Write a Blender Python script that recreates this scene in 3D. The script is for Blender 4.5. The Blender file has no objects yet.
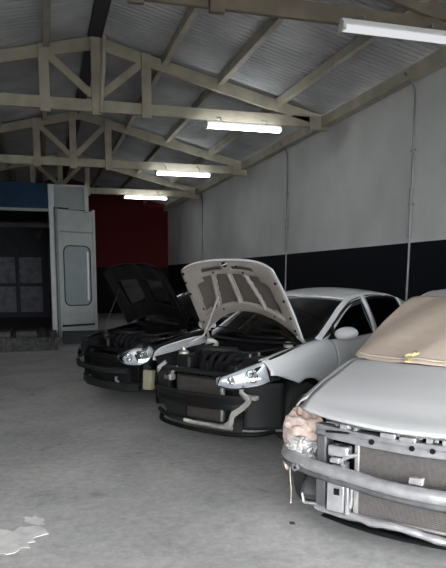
import bpy, math, random
import numpy as np
from math import radians, sin, cos, tan, pi, sqrt, atan2
random.seed(4)
SC = bpy.context.scene
COL = SC.collection

# ------------------------------------------------------------------ camera
F_PX, PITCH, YAW, HOR, CAM_H = 620.0, 7.5, 16.2, 277.0, 1.6
cd = bpy.data.cameras.new('camera'); cam = bpy.data.objects.new('camera', cd); COL.objects.link(cam)
cd.sensor_fit = 'VERTICAL'; cd.sensor_height = 24.0; cd.lens = F_PX / 568.0 * 24.0
cd.shift_y = (HOR + F_PX * tan(radians(PITCH)) - 284.0) / 568.0
cam.location = (0, 0, CAM_H); cam.rotation_euler = (radians(90 - PITCH), 0, radians(-YAW))
cd.clip_start = 0.05
SC.camera = cam
# ------------------------------------------------------------------ world: daylight entering through the open front
W = bpy.data.worlds.new('daylight'); SC.world = W; W.use_nodes = True
W.node_tree.nodes['Background'].inputs[0].default_value = (0.94, 0.965, 1.0, 1)
W.node_tree.nodes['Background'].inputs[1].default_value = 14.5
SC.view_settings.view_transform = 'Standard'; SC.view_settings.look = 'None'
SC.view_settings.gamma = 1.0; SC.view_settings.use_curve_mapping = False
SC.view_settings.exposure = 0.35
TUBE_POWER = 17.0

# ------------------------------------------------------------------ materials
def mat(name, col, rough=.6, metal=0., noise=0., nscale=6., col2=None, bump=0., spec=.5, coat=0., alpha=1., detail=6, bscale=None):
    m = bpy.data.materials.new(name); m.use_nodes = True
    nt = m.node_tree; b = nt.nodes['Principled BSDF']
    b.inputs['Base Color'].default_value = (*col, 1); b.inputs['Roughness'].default_value = rough
    b.inputs['Metallic'].default_value = metal; b.inputs['Specular IOR Level'].default_value = spec
    b.inputs['Coat Weight'].default_value = coat; b.inputs['Coat Roughness'].default_value = .06
    b.inputs['Alpha'].default_value = alpha
    if noise or bump:
        tc = nt.nodes.new('ShaderNodeTexCoord'); n = nt.nodes.new('ShaderNodeTexNoise')
        n.inputs['Scale'].default_value = nscale; n.inputs['Detail'].default_value = detail
        nt.links.new(tc.outputs['Object'], n.inputs['Vector'])
        if noise:
            r = nt.nodes.new('ShaderNodeValToRGB'); r.color_ramp.elements[0].position = .5 - .5 * noise if False else .32
            r.color_ramp.elements[1].position = .68
            c2 = col2 or tuple(c * (1 - noise) for c in col)
            r.color_ramp.elements[0].color = (*c2, 1); r.color_ramp.elements[1].color = (*col, 1)
            nt.links.new(n.outputs['Fac'], r.inputs['Fac']); nt.links.new(r.outputs['Color'], b.inputs['Base Color'])
        if bump:
            bp = nt.nodes.new('ShaderNodeBump'); bp.inputs['Strength'].default_value = bump; bp.inputs['Distance'].default_value = .02
            src = n
            if bscale:
                src = nt.nodes.new('ShaderNodeTexNoise'); src.inputs['Scale'].default_value = bscale
                nt.links.new(tc.outputs['Object'], src.inputs['Vector'])
            nt.links.new(src.outputs['Fac'], bp.inputs['Height']); nt.links.new(bp.outputs['Normal'], b.inputs['Normal'])
    return m

def emis(name, col, s):
    m = bpy.data.materials.new(name); m.use_nodes = True; nt = m.node_tree
    nt.nodes.remove(nt.nodes['Principled BSDF'])
    e = nt.nodes.new('ShaderNodeEmission'); e.inputs[0].default_value = (*col, 1); e.inputs[1].default_value = s
    nt.links.new(e.outputs[0], nt.nodes['Material Output'].inputs[0]); return m

def glassy(name, tint, mixf, rough=.03):
    m = bpy.data.materials.new(name); m.use_nodes = True; nt = m.node_tree
    nt.nodes.remove(nt.nodes['Principled BSDF'])
    g = nt.nodes.new('ShaderNodeBsdfGlossy'); g.inputs['Roughness'].default_value = rough
    t = nt.nodes.new('ShaderNodeBsdfTransparent'); t.inputs[0].default_value = (*tint, 1)
    fr = nt.nodes.new('ShaderNodeFresnel'); fr.inputs[0].default_value = 1.5
    ad = nt.nodes.new('ShaderNodeMath'); ad.operation = 'ADD'; ad.inputs[1].default_value = mixf; ad.use_clamp = True
    mx = nt.nodes.new('ShaderNodeMixShader')
    nt.links.new(fr.outputs[0], ad.inputs[0]); nt.links.new(ad.outputs[0], mx.inputs[0])
    nt.links.new(t.outputs[0], mx.inputs[1]); nt.links.new(g.outputs[0], mx.inputs[2])
    nt.links.new(mx.outputs[0], nt.nodes['Material Output'].inputs[0]); return m

def floor_mat():
    m = bpy.data.materials.new('stained_concrete'); m.use_nodes = True; nt = m.node_tree; b = nt.nodes['Principled BSDF']
    N = nt.nodes.new; L = nt.links.new
    tc = N('ShaderNodeTexCoord')
    def noise(s, d=8, r=.6, dist=0.):
        n = N('ShaderNodeTexNoise'); n.inputs['Scale'].default_value = s; n.inputs['Detail'].default_value = d
        n.inputs['Roughness'].default_value = r; n.inputs['Distortion'].default_value = dist; L(tc.outputs['Object'], n.inputs['Vector']); return n
    def ramp(src, p0, c0, p1, c1):
        r = N('ShaderNodeValToRGB'); r.color_ramp.elements[0].position = p0; r.color_ramp.elements[1].position = p1
        r.color_ramp.elements[0].color = (*c0, 1); r.color_ramp.elements[1].color = (*c1, 1); L(src, r.inputs[0]); return r
    def mix(kind, f, a, bb):
        x = N('ShaderNodeMix'); x.data_type = 'RGBA'; x.blend_type = kind
        if isinstance(f, float): x.inputs[0].default_value = f
        else: L(f, x.inputs[0])
        L(a, x.inputs[6]); L(bb, x.inputs[7]); return x.outputs[2]
    base = ramp(noise(.9, 10, .65, .6).outputs['Fac'], .3, (.34, .335, .325), .7, (.56, .55, .53))
    fine = ramp(noise(14, 8, .7).outputs['Fac'], .35, (.62, .62, .62), .65, (1, 1, 1))
    c = mix('MULTIPLY', .8, base.outputs[0], fine.outputs[0])
    st = ramp(noise(2.6, 6, .6, 1.2).outputs['Fac'], .60, (1, 1, 1), .70, (.66, .65, .64))
    c = mix('MULTIPLY', .8, c, st.outputs[0])
    sc = ramp(noise(5.5, 10, .75, 2.).outputs['Fac'], .56, (0, 0, 0), .70, (.75, .75, .75))
    lt = N('ShaderNodeRGB'); lt.outputs[0].default_value = (.60, .59, .57, 1)
    c = mix('MIX', sc.outputs[0], c, lt.outputs[0])
    L(c, b.inputs['Base Color'])
    rr = ramp(noise(1.7, 6).outputs['Fac'], .35, (.42,) * 3, .7, (.7,) * 3); L(rr.outputs[0], b.inputs['Roughness'])
    bp = N('ShaderNodeBump'); bp.inputs['Strength'].default_value = .25; bp.inputs['Distance'].default_value = .01
    L(noise(30, 8).outputs['Fac'], bp.inputs['Height']); L(bp.outputs[0], b.inputs['Normal'])
    return m

def banded(name, top, band, zsplit, rough=.7):
    """painted wall: top colour above a straight paint line, band colour below"""
    m = bpy.data.materials.new(name); m.use_nodes = True; nt = m.node_tree; b = nt.nodes['Principled BSDF']
    N = nt.nodes.new; L = nt.links.new
    tc = N('ShaderNodeTexCoord'); sx = N('ShaderNodeSeparateXYZ'); L(tc.outputs['Object'], sx.inputs[0])
    gt = N('ShaderNodeMath'); gt.operation = 'GREATER_THAN'; gt.inputs[1].default_value = zsplit; L(sx.outputs['Z'], gt.inputs[0])
    n = N('ShaderNodeTexNoise'); n.inputs['Scale'].default_value = 1.3; n.inputs['Detail'].default_value = 8; L(tc.outputs['Object'], n.inputs['Vector'])
    r = N('ShaderNodeValToRGB'); r.color_ramp.elements[0].position = .3; r.color_ramp.elements[1].position = .7
    r.color_ramp.elements[0].color = (*[c * .86 for c in top], 1); r.color_ramp.elements[1].color = (*top, 1); L(n.outputs[0], r.inputs[0])
    mx = N('ShaderNodeMix'); mx.data_type = 'RGBA'; L(gt.outputs[0], mx.inputs[0]); mx.inputs[6].default_value = (*band, 1); L(r.outputs[0], mx.inputs[7])
    L(mx.outputs[2], b.inputs['Base Color']); b.inputs['Roughness'].default_value = rough; b.inputs['Specular IOR Level'].default_value = .15
    bp = N('ShaderNodeBump'); bp.inputs['Strength'].default_value = .15; bp.inputs['Distance'].default_value = .01
    L(n.outputs[0], bp.inputs['Height']); L(bp.outputs[0], b.inputs['Normal'])
    return m

M = dict(
    floor=floor_mat(),
    wall=banded('white_wall_black_dado', (.66, .665, .65), (.005, .0055, .009), 2.13),
    redwall=banded('red_wall_black_dado', (.085, .006, .006), (.004, .004, .005), 2.02),
    roof=mat('galvanised_sheet', (.50, .505, .50), .5, .15, .35, 1.2, bump=.1),
    timber=mat('cream_painted_timber', (.46, .42, .32), .65, 0, .28, 3., bump=.3),
    timber2=mat('weathered_cream_timber', (.50, .46, .36), .65, 0, .3, 3., bump=.3),
    plate=mat('pale_timber_plate', (.52, .48, .38), .65, 0, .28, 3., bump=.3),
    asphalt=mat('asphalt', (.07, .07, .07), .9, 0, .2, 6.),
    browntimber=mat('shaded_brown_timber', (.20, .165, .12), .7, 0, .3, 3., bump=.3),  # brown wood hue, with the nearest truss's shade darkened into the colour
    flange=mat('dark_flange_steel', (.15, .15, .155), .45, .4, .4, 14., bump=.2),  # darker than the silver beam above it
    dgrey=mat('dark_grey_steel', (.09, .09, .092), .5, .2, .3, 10.),
    ridge=mat('dark_ridge_flashing', (.03, .03, .032), .7),
    tube_dim=emis('ageing_fluorescent_tube', (.95, .97, 1.0), .62),
    tube=emis('fluorescent_tube', (.93, .97, 1.0), TUBE_POWER),
    fixture=mat('white_enamel', (.75, .75, .74), .4),
    wire=mat('grey_conduit', (.22, .23, .23), .5),
    blue=mat('blue_painted_steel', (.010, .030, .065), .7, 0, .2, 2., spec=.15),
    greysteel=mat('grey_booth_panel', (.20, .215, .21), .55, 0, .2, 3.),
    boothwhite=mat('dull_white_booth_panel', (.37, .395, .385), .5, 0, .18, 2.5),
    boothglass=mat('frosted_booth_window', (.27, .31, .32), .25, 0, .12, 3.),
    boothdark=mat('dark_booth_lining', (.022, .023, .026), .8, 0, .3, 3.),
    boothfilter=mat('dusty_filter_panel', (.13, .13, .15), .8, 0, .5, 5.),
    rubble=mat('dirty_steel_grating', (.085, .085, .085), .7, .3, .7, 22., bump=.6),
    white=mat('white_car_paint', (.54, .55, .56), .32, 0, 0, coat=.6),
    primer=mat('pale_grey_primer', (.49, .49, .49), .42, 0, .06, 2.2, coat=.15),
    black=mat('black_car_paint', (.008, .008, .009), .22, 0, 0, coat=.8),
    hoodin=mat('beige_primed_hood_frame', (.21, .19, .168), .5, 0, .14, 5., coat=.15),
    hoodskin=mat('grey_brown_hood_skin', (.085, .075, .068), .55, 0, .2, 8.),
    plastic=mat('black_plastic', (.005, .005, .0055), .5, spec=.22),
    plastic2=mat('dark_grey_plastic', (.013, .0135, .014), .6, 0, .25, 8., spec=.25),
    rubber=mat('tyre_rubber', (.018, .018, .018), .75, bump=.1, nscale=40),
    rim=mat('silver_wheel', (.42, .42, .43), .35, .7),
    under=mat('dark_underbody', (.006, .006, .007), .9, spec=.15),
    glass=glassy('tinted_car_glass', (.16, .18, .18), .05),
    lens=glassy('clear_lamp_lens', (.93, .95, .96), .06),
    chrome=mat('chrome', (.82, .82, .84), .14, 1.),
    lampsilver=mat('satin_lamp_bowl', (.86, .86, .86), .35, .35),
    radiator=mat('radiator_fins', (.085, .075, .068), .55, .4, .3, 30.),
    raddark=mat('dusty_radiator_fins', (.135, .124, .118), .55, .3, .25, 30.),
    alloy=mat('cast_alloy', (.36, .35, .33), .45, .5, .35, 12.),
    silver=mat('silver_primed_steel', (.52, .52, .525), .25, .6, .3, 14., bump=.25),
    greyplas=mat('overspray_grey_plastic', (.21, .21, .215), .55, 0, .35, 14., bump=.2),
    palebracket=mat('pale_overspray_bracket', (.40, .38, .35), .5, .1, .4, 16.),
    engine=mat('dirty_engine_metal', (.055, .053, .05), .5, .4, .5, 18., bump=.3),
    engine2=mat('engine_plastic', (.009, .009, .010), .6, spec=.22),
    cream=mat('cream_plastic_tank', (.30, .28, .19), .45),
    paper=mat('brown_masking_paper', (.46, .375, .31), .6, 0, .12, 3., bump=.5, bscale=5),
    tape=mat('cream_masking_tape', (.62, .55, .44), .6, 0, .15, 20.),
    yellow=mat('yellow_tape', (.66, .58, .30), .6, 0, .2, 12.),
    cloth=mat('dirty_pink_cloth', (.56, .48, .435), .85, 0, .35, 13., col2=(.36, .25, .20), bump=.8),
    cloth2=mat('dusty_white_plastic_film', (.46, .445, .43), .8, 0, .25, 10., bump=.3),
    spill=mat('white_paint_spill', (.74, .73, .70), .6, 0, .3, 9.),
    seat=mat('dark_seat_fabric', (.02, .02, .022), .9),
    red=mat('red_tail_lens', (.25, .01, .01), .15),
)

# ------------------------------------------------------------------ mesh building
class MB:
    def __init__(s): s.v = []; s.f = []
    def add(s, vs, fs):
        o = len(s.v); s.v += [tuple(map(float, p)) for p in vs]; s.f += [tuple(i + o for i in f) for f in fs]; return s
    def hexa(s, p):  # 8 corners: 0-3 bottom ring, 4-7 top ring
        return s.add(p, [(0, 3, 2, 1), (4, 5, 6, 7), (0, 1, 5, 4), (1, 2, 6, 5), (2, 3, 7, 6), (3, 0, 4, 7)])
    def box(s, x0, x1, y0, y1, z0, z1):
        return s.hexa([(x0, y0, z0), (x1, y0, z0), (x1, y1, z0), (x0, y1, z0), (x0, y0, z1), (x1, y0, z1), (x1, y1, z1), (x0, y1, z1)])
    def bar(s, a, b, w, t, up=(0, 1, 0)):
        """rectangular member from a to b, t thick along 'up', w across"""
        a = np.array(a, float); b = np.array(b, float); d = b - a; d /= np.linalg.norm(d)
        u = np.array(up, float); u -= d * (u @ d); u /= np.linalg.norm(u); r = np.cross(d, u)
        q = lambda c, i, j: c + r * (i * w / 2) + u * (j * t / 2)
        return s.hexa([q(a, -1, -1), q(a, 1, -1), q(a, 1, 1), q(a, -1, 1), q(b, -1, -1), q(b, 1, -1), q(b, 1, 1), q(b, -1, 1)])
    def tube(s, pts, r, seg=10, ry=None, caps=True, closed=False):
        pts = [np.array(p, float) for p in pts]; n = len(pts); rr = r if hasattr(r, '__len__') else [r] * n
        ring0 = len(s.v); up = None; vs = []
        for i, p in enumerate(pts):
            d = pts[(i + 1) % n] - pts[i - 1] if closed else pts[min(i + 1, n - 1)] - pts[max(i - 1, 0)]
            d = d / (np.linalg.norm(d) + 1e-12)
            if up is None:
                up = np.array([0, 0, 1.]) if abs(d[2]) < .9 else np.array([0, 1., 0])
            u = up - d * (up @ d); u /= (np.linalg.norm(u) + 1e-12); up = u; w = np.cross(d, u)
            for k in range(seg):
                a = 2 * pi * k / seg; vs.append(p + u * cos(a) * rr[i] * (ry or 1) + w * sin(a) * rr[i])
        fs = []
        for i in range(n if closed else n - 1):
            j = (i + 1) % n
            for k in range(seg):
                k2 = (k + 1) % seg; fs.append((i * seg + k, i * seg + k2, j * seg + k2, j * seg + k))
        if caps and not closed:
            fs.append(tuple(range(seg))[::-1]); fs.append(tuple((n - 1) * seg + k for k in range(seg)))
        return s.add(vs, fs)
    def grid(s, fn, nu, nv, flip=False, skip=None):
        vs = [fn(i / nu, j / nv) for i in range(nu + 1) for j in range(nv + 1)]
        fs = []
        for i in range(nu):
            for j in range(nv):
                if skip and skip((i + .5) / nu, (j + .5) / nv): continue
                q = (i * (nv + 1) + j, (i + 1) * (nv + 1) + j, (i + 1) * (nv + 1) + j + 1, i * (nv + 1) + j + 1)
                fs.append(q[::-1] if flip else q)
        return s.add(vs, fs)
    def lathe(s, prof, c, axis='y', seg=32):
        """prof: (radius, offset along axis)"""
        n = len(prof); vs = []
        for k in range(seg):
            a = 2 * pi * k / seg
            for r, h in prof:
                if axis == 'y': vs.append((c[0] + r * cos(a), c[1] + h, c[2] + r * sin(a)))
                elif axis == 'x': vs.append((c[0] + h, c[1] + r * cos(a), c[2] + r * sin(a)))
                else: vs.append((c[0] + r * cos(a), c[1] + r * sin(a), c[2] + h))
        fs = [(k * n + i, k * n + i + 1, ((k + 1) % seg) * n + i + 1, ((k + 1) % seg) * n + i) for k in range(seg) for i in range(n - 1)]
        return s.add(vs, fs)
    def prism(s, outline, fn0, fn1):
        n = len(outline); vs = [fn0(*p) for p in outline] + [fn1(*p) for p in outline]
        fs = [tuple(range(n))[::-1], tuple(range(n, 2 * n))] + [(i, (i + 1) % n, (i + 1) % n + n, i + n) for i in range(n)]
        return s.add(vs, fs)
    def build(s, name, m, parent=None, smooth=True, solid=0., bevel=0., loc=None, off=-1., merge=False):
        me = bpy.data.meshes.new(name); me.from_pydata(s.v, [], s.f)
        import bmesh
        bm = bmesh.new(); bm.from_mesh(me)
        if merge: bmesh.ops.remove_doubles(bm, verts=bm.verts, dist=1e-4)
        bmesh.ops.recalc_face_normals(bm, faces=bm.faces) if not solid else None
        bm.to_mesh(me); bm.free()
        me.materials.append(M[m] if isinstance(m, str) else m)
        o = bpy.data.objects.new(name, me); COL.objects.link(o)
        if smooth:
            for p in me.polygons: p.use_smooth = True
            try: me.set_sharp_from_angle(angle=radians(38))
            except Exception: pass
        if solid:
            md = o.modifiers.new('thickness', 'SOLIDIFY'); md.thickness = solid; md.offset = off
        if bevel:
            md = o.modifiers.new('bevel', 'BEVEL'); md.width = bevel; md.segments = 2; md.limit_method = 'ANGLE'
        if parent: o.parent = parent
        if loc is not None: o.location = loc
        return o

def tag(o, label, cat=None, group=None):
    o['label'] = label
    if cat: o['category'] = cat
    if group: o['group'] = group
    return o
def structure(o, label=None, cat=None):
    o['kind'] = 'structure'
    if label: o['label'] = label
    if cat: o['category'] = cat
    return o
def empty(name, loc, rz=0., label=None, cat=None, group=None):
    o = bpy.data.objects.new(name, None); COL.objects.link(o); o.location = loc; o.rotation_euler = (0, 0, rz)
    o.empty_display_size = .2
    if label: tag(o, label, cat, group)
    return o
def curve(pts):
    """smooth 1-D interpolation through (x, v) points"""
    P = sorted(pts); xs = np.array([p[0] for p in P]); ys = np.array([p[1] for p in P]); n = len(xs)
    d = np.diff(ys) / np.diff(xs); m = np.zeros(n); m[0] = d[0]; m[-1] = d[-1]
    for i in range(1, n - 1):
        m[i] = 0 if d[i - 1] * d[i] <= 0 else 2 / (1 / d[i - 1] + 1 / d[i])
    def f(x):
        x = min(max(x, xs[0]), xs[-1]); i = min(max(int(np.searchsorted(xs, x)) - 1, 0), n - 2)
        h = xs[i + 1] - xs[i]; t = (x - xs[i]) / h
        return float((2 * t**3 - 3 * t**2 + 1) * ys[i] + (t**3 - 2 * t**2 + t) * h * m[i] + (-2 * t**3 + 3 * t**2) * ys[i + 1] + (t**3 - t**2) * h * m[i + 1])
    return f
def path(pts, n):
    """smooth resampling of a 3-D polyline"""
    P = [np.array(p, float) for p in pts]; t = np.linspace(0, 1, len(P))
    fs = [curve([(t[i], P[i][k]) for i in range(len(P))]) for k in range(3)]
    return [np.array([f(q) for f in fs]) for q in np.linspace(0, 1, n)]
def lerp(a, b, t): return a + (b - a) * t

# ================================================================== BUILDING
XR, XL, Y0, Y1 = 5.55, -3.45, -2.6, 28.0
RX, RZ, SL = 1.05, 5.80, .239
def roofz(x): return RZ - SL * abs(x - RX)
ZR, ZL = roofz(XR), roofz(XL)
structure(MB().box(XL - .2, XR + .2, Y0 - .1, Y1 + .2, -.12, 0).build('floor', 'floor', smooth=False))
structure(MB().box(-22, 24, Y0 - 40, Y0 - .1, -.14, -.02).build('ground_outside', 'asphalt', smooth=False), 'unseen asphalt added outside the open front, dark to limit bounced daylight', 'ground')  # unseen ground, kept dark so less daylight bounces up to the roof
structure(MB().box(XR, XR + .18, Y0, Y1, 0, ZR).build('wall_right', 'wall', smooth=False))
structure(MB().box(XL - .18, XL, Y0, Y1, 0, ZL).build('wall_left', 'wall', smooth=False))
structure(MB().prism([(XL, 0), (XR, 0), (XR, ZR + .12), (RX, RZ + .12), (XL, ZL + .12)], lambda x, z: (x, Y1, z), lambda x, z: (x, Y1 + .18, z)).build('wall_back', 'redwall', smooth=False))
# gable over the open front
structure(MB().prism([(XL, 3.5), (XR, 3.5), (XR, ZR + .12), (RX, RZ + .12), (XL, ZL + .12)], lambda x, z: (x, Y0 - .1, z), lambda x, z: (x, Y0, z)).build('wall_front', 'wall', smooth=False))

def corrugated(x0, x1, name):
    per = .125; n = int((Y1 - Y0) / per) * 6; m = MB()
    def fn(u, v):
        y = lerp(Y0, Y1, u); x = lerp(x0, x1, v); ph = (y / per) % 1.0
        tri = abs(ph * 2 - 1); hgt = max(0, min(1, (tri - .35) / .3))
        lap = .008 * (int(v * 3.99) % 2)
        return (x, y, roofz(x) + .03 + .035 * hgt + lap)
    m.grid(fn, n, 4); return structure(m.build(name, 'roof', smooth=False, solid=.004))
corrugated(RX, XR + .1, 'ceiling'); corrugated(RX, XL - .1, 'ceiling_left')
structure(MB().bar((RX, Y0, RZ - .03), (RX, Y1, RZ - .03), .24, .05, (0, 0, 1)).build('trim_1', 'ridge', smooth=False))

# purlins
pur = [(x, .10, .14) for x in (-2.85, -1.85, -.85, .22, 2.27, 3.32, 4.5)]
names = ['left-most', 'second from left', 'third from left', 'just left of the ridge', 'just right of the ridge', 'midway down right slope', 'next above the right wall']
for (x, w, h), nm in zip(pur, names):
    z = roofz(x) - h / 2 + .015
    o = MB().bar((x, Y0 + .02, z), (x, Y1 - .02, z), w, h, (0, 0, 1)).build('roof_purlin', 'timber2', smooth=False)
    tag(o, 'cream timber roof purlin running lengthways, ' + nm, 'roof beam', 'purlins under the corrugated roof')
# wall plate
o = MB().bar((XR - .10, Y0 + .02, ZR - .11), (XR - .10, Y1 - .02, ZR - .11), .16, .19, (0, 0, 1)).build('wall_plate', 'plate', smooth=False)
tag(o, 'thick cream timber beam along the top of the white wall', 'roof beam')

# trusses
def truss(y, zc, dx, label, tm='timber'):
    t = empty('roof_truss', (RX, y, zc), 0, label, 'roof truss', 'timber roof trusses')
    X = lambda x: x - RX
    zt = lambda x: roofz(x) - .115 - .02 - zc
    MB().bar((XL + .02 - RX, 0, 0), (XR - .02 - RX, 0, 0), .20, .07).build('bottom_chord', tm, t, smooth=False, bevel=.006)
    for xe in (XL + .1, XR - .1):
        MB().bar((X(xe), 0, zt(xe) - .0), (0, 0, zt(RX)), .21, .07).build('top_chord', tm, t, smooth=False, bevel=.006)
    k = dx
    MB().bar((k, -.075, -.17), (k, -.075, zt(RX) + .06), .17, .08).build('king_post', tm, t, smooth=False, bevel=.006)
    for s in (-1, 1):
        xp = dx + s * .88
        MB().bar((xp, -.075, -.17), (xp, -.075, zt(RX + xp) + .09), .17, .08).build('post', tm, t, smooth=False, bevel=.006)
        MB().bar((xp - s * .08, -.03, zt(RX + xp) - .08), (dx + s * .08, -.03, .18), .13, .06).build('brace', tm, t, smooth=False, bevel=.004)
    MB().box(X(XR) - .42, X(XR) - .02, -.055, .055, -.14, .10).build('wall_bracket', 'timber2', t, smooth=False)
    return t
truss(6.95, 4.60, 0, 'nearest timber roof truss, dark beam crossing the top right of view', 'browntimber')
truss(11.65, 4.60, .0, 'second timber roof truss from the camera with cream posts and braces')
truss(16.75, 4.50, -.16, 'third timber roof truss from the camera, behind the taller framed one')
truss(22.1, 4.52, -.32, 'farthest timber roof truss in front of the red wall')
tag(MB().tube([(1.20, 11.50, 5.75), (1.17, 11.46, 5.2), (1.10, 11.46, 4.45)], .035, 8).build('hanging_pole', 'timber2'),
    'thin pale pole hanging beside the king post of the second truss', 'pole')

# fluorescent lights
def lamp(x0, x1, y, z, label, ty, tm='tube'):
    t = empty('fluorescent_light', ((x0 + x1) / 2, y, z), 0, label, 'ceiling light', 'fluorescent tube lights')
    h = (x1 - x0) / 2
    MB().box(-h, h, -.03, .03, .03, .085).build('housing', 'fixture', t, smooth=False, bevel=.006)
    for k in (-.034, .034):
        MB().tube([(-h + .03, k, -.01), (h - .03, k, -.01)], .026, 12).build('tube', tm, t)
    for s in (-1, 1):
        MB().box(min(s * h, s * (h - .035)), max(s * h, s * (h - .035)), -.066, .066, -.038, .05).build('end_cap', 'fixture', t, smooth=False, bevel=.004)
    for s in (-.6, .6):
        MB().tube([(h * s, .0, .07), (h * s, .03, .17), (h * s, ty - y + .03, 4.55 - z)], .010, 6).build('hanger', 'wire', t)
lamp(3.27, 4.74, 6.60, 4.335, 'nearest fluorescent light, top right under the dark beam', 6.915, 'tube_dim')
lamp(2.97, 4.44, 11.35, 4.33, 'second fluorescent light from the camera, below the second truss', 11.615)
lamp(2.94, 4.41, 16.40, 4.27, 'third fluorescent light from the camera, below the third truss', 16.715)
lamp(2.80, 4.30, 21.75, 4.30, 'farthest fluorescent light, in front of the red wall', 22.065)

# conduits on the right wall
def conduit(y, top, label, arm=True, bulge=False):
    t = empty('wall_conduit', (XR - .02, y, 0), 0, label, 'conduit', 'conduits down the white wall')
    pts = [(-.20, .02, top + .08), (-.10, .0, top), (-.03, 0, top - .12), (-.01, 0, top - .3), (-.01, .0, 2.6), (-.01, .03, 1.2)] if arm else [(-.01, 0, top), (-.01, 0, 1.2)]
    MB().tube(path(pts, 24), .018, 8).build('pipe', 'wire', t)
    for z in (2.7, 3.5):
        MB().box(-.03, .018, -.04, .04, z, z + .03).build('saddle_clip', 'wire', t, smooth=False)
    MB().tube([(-.015, 0, 2.2), (-.015, 0, 2.95)], .028, 8).build('sleeve', 'wire', t)
conduit(8.6, 4.55, 'grey conduit on the white wall nearest the camera')
conduit(13.7, 4.55, 'grey conduit on the white wall beyond the second roof truss')
conduit(21.6, 4.55, 'farthest grey conduit on the white wall, near the red corner')

# paint spill (flat patches on the floor)
rng = random.Random(5)
def blob(cx, cy, rx, ry, n=28, rot=0.):
    out = []
    for k in range(n):
        a = 2 * pi * k / n; r = 1 + .22 * rng.uniform(-1, 1) + .15 * sin(3 * a + 1)
        x, y = rx * r * cos(a), ry * r * sin(a); out.append((cx + x * cos(rot) - y * sin(rot), cy + x * sin(rot) + y * cos(rot)))
    return out
m = MB()
m.prism(blob(-.22, 3.86, .17, .17, rot=.3), lambda x, y: (x, y, .0005), lambda x, y: (x, y, .003))
m.prism(blob(-.42, 3.72, .2, .13), lambda x, y: (x, y, .0007), lambda x, y: (x, y, .0022))
m.prism(blob(-.10, 4.12, .05, .10, 16, .5), lambda x, y: (x, y, .0009), lambda x, y: (x, y, .0016))
tag(m.build('paint_spill', 'spill', smooth=False), 'patch of spilled white paint on the concrete, bottom left', 'paint spill')['kind'] = 'stuff'

tag(MB().hexa([(1.50, 3.59, 0), (1.535, 3.58, 0), (1.54, 3.615, 0), (1.505, 3.625, 0), (1.505, 3.595, .008), (1.53, 3.587, .008), (1.535, 3.61, .008), (1.508, 3.618, .008)]).build('metal_scrap', 'ridge'),
    'tiny dark scrap on the floor in front of the nearest car', 'scrap')
# ================================================================== SPRAY BOOTH
BX0, BX1, BY, BZ, BD = -3.3, .30, 16.2, 3.88, 6.0
b = empty('spray_booth', ((BX0 + BX1) / 2, BY, 0), 0, 'dark open spray booth with blue fascia at the back left', 'spray booth')
cx = (BX0 + BX1) / 2
def bb(x0, x1, y0, y1, z0, z1): return MB().box(x0 - cx, x1 - cx, y0, y1, z0, z1)
bb(BX0, BX1 - .04, .0, .12, 3.27, BZ).build('fascia', 'blue', b, smooth=False, bevel=.01)
bb(BX0, BX1 - .04, -.02, .05, 3.20, 3.27).build('fascia_trim', 'greysteel', b, smooth=False)
bb(BX1 - .07, BX1 + .07, -.04, .14, .0, BZ - .02).build('door_post', 'boothwhite', b, smooth=False, bevel=.008)
bb(BX1 + .07, BX1 + .80, .02, .08, 3.26, BZ - .04).build('header_panel', 'greysteel', b, smooth=False)
bb(BX1 + .07, BX1 + .90, -.02, .10, BZ - .06, BZ - .02).build('header_frame', 'boothwhite', b, smooth=False)
bb(BX1 + .80, BX1 + .90, -.02, .10, 3.2, BZ - .06).build('header_post', 'boothwhite', b, smooth=False)
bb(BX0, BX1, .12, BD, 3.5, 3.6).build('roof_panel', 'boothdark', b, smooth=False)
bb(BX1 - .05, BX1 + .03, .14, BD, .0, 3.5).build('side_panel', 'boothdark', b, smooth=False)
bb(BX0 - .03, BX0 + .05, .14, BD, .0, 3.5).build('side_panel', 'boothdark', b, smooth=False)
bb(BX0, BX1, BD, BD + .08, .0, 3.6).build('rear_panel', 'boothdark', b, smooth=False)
for i in range(4):
    for j in range(3):
        x0 = BX1 - .28 - i * .86 - .72; z0 = .42 + j * .98
        if j == 2: continue
        f = bb(x0, x0 + .72, BD - .07, BD - .01, z0, z0 + .86).build('filter_panel', 'boothfilter', b, smooth=False)
for i in range(5):
    x0 = BX1 - .28 - i * .86 + .0
    bb(x0 + .02, x0 + .10, BD - .12, BD - .02, .3, 2.6).build('filter_frame', 'boothdark', b, smooth=False)
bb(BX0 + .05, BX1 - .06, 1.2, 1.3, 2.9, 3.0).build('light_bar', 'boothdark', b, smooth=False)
MB().bar((BX1 - .35 - cx, .3, 2.6), (BX1 - .2 - cx, 5.5, 3.3), .1, .1).build('duct_rail', 'plastic2', b, smooth=False)
# ramp / grating
m = MB()
def pl(u, v):
    return (lerp(BX0, BX1 + .0, u) - cx, lerp(-2.2, 1.0, v), .27 + .018 * sin(u * 140) * (v > .02) + .012 * rng.uniform(-1, 1))
m.box(BX0 - cx, BX1 - cx, -2.2, 5.9, .0, .25)
m.grid(lambda u, v: (lerp(BX0, BX1, u) - cx, -2.22 - .03 * abs(sin(u * 90)) - .02 * rng.random(), lerp(.02, .30, v)), 120, 6)
m.grid(pl, 90, 24)
m.build('floor_grating', 'rubble', b, smooth=False)
# rubbish-looking coil of dusty hose on the platform edge handled as grating drums
for x in (-.35, -.9, -1.5):
    MB().tube([(x - cx - .22, -2.05, .35), (x - cx + .2, -2.0, .35)], .09, 12).build('filter_roll', 'rubble', b)

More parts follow.
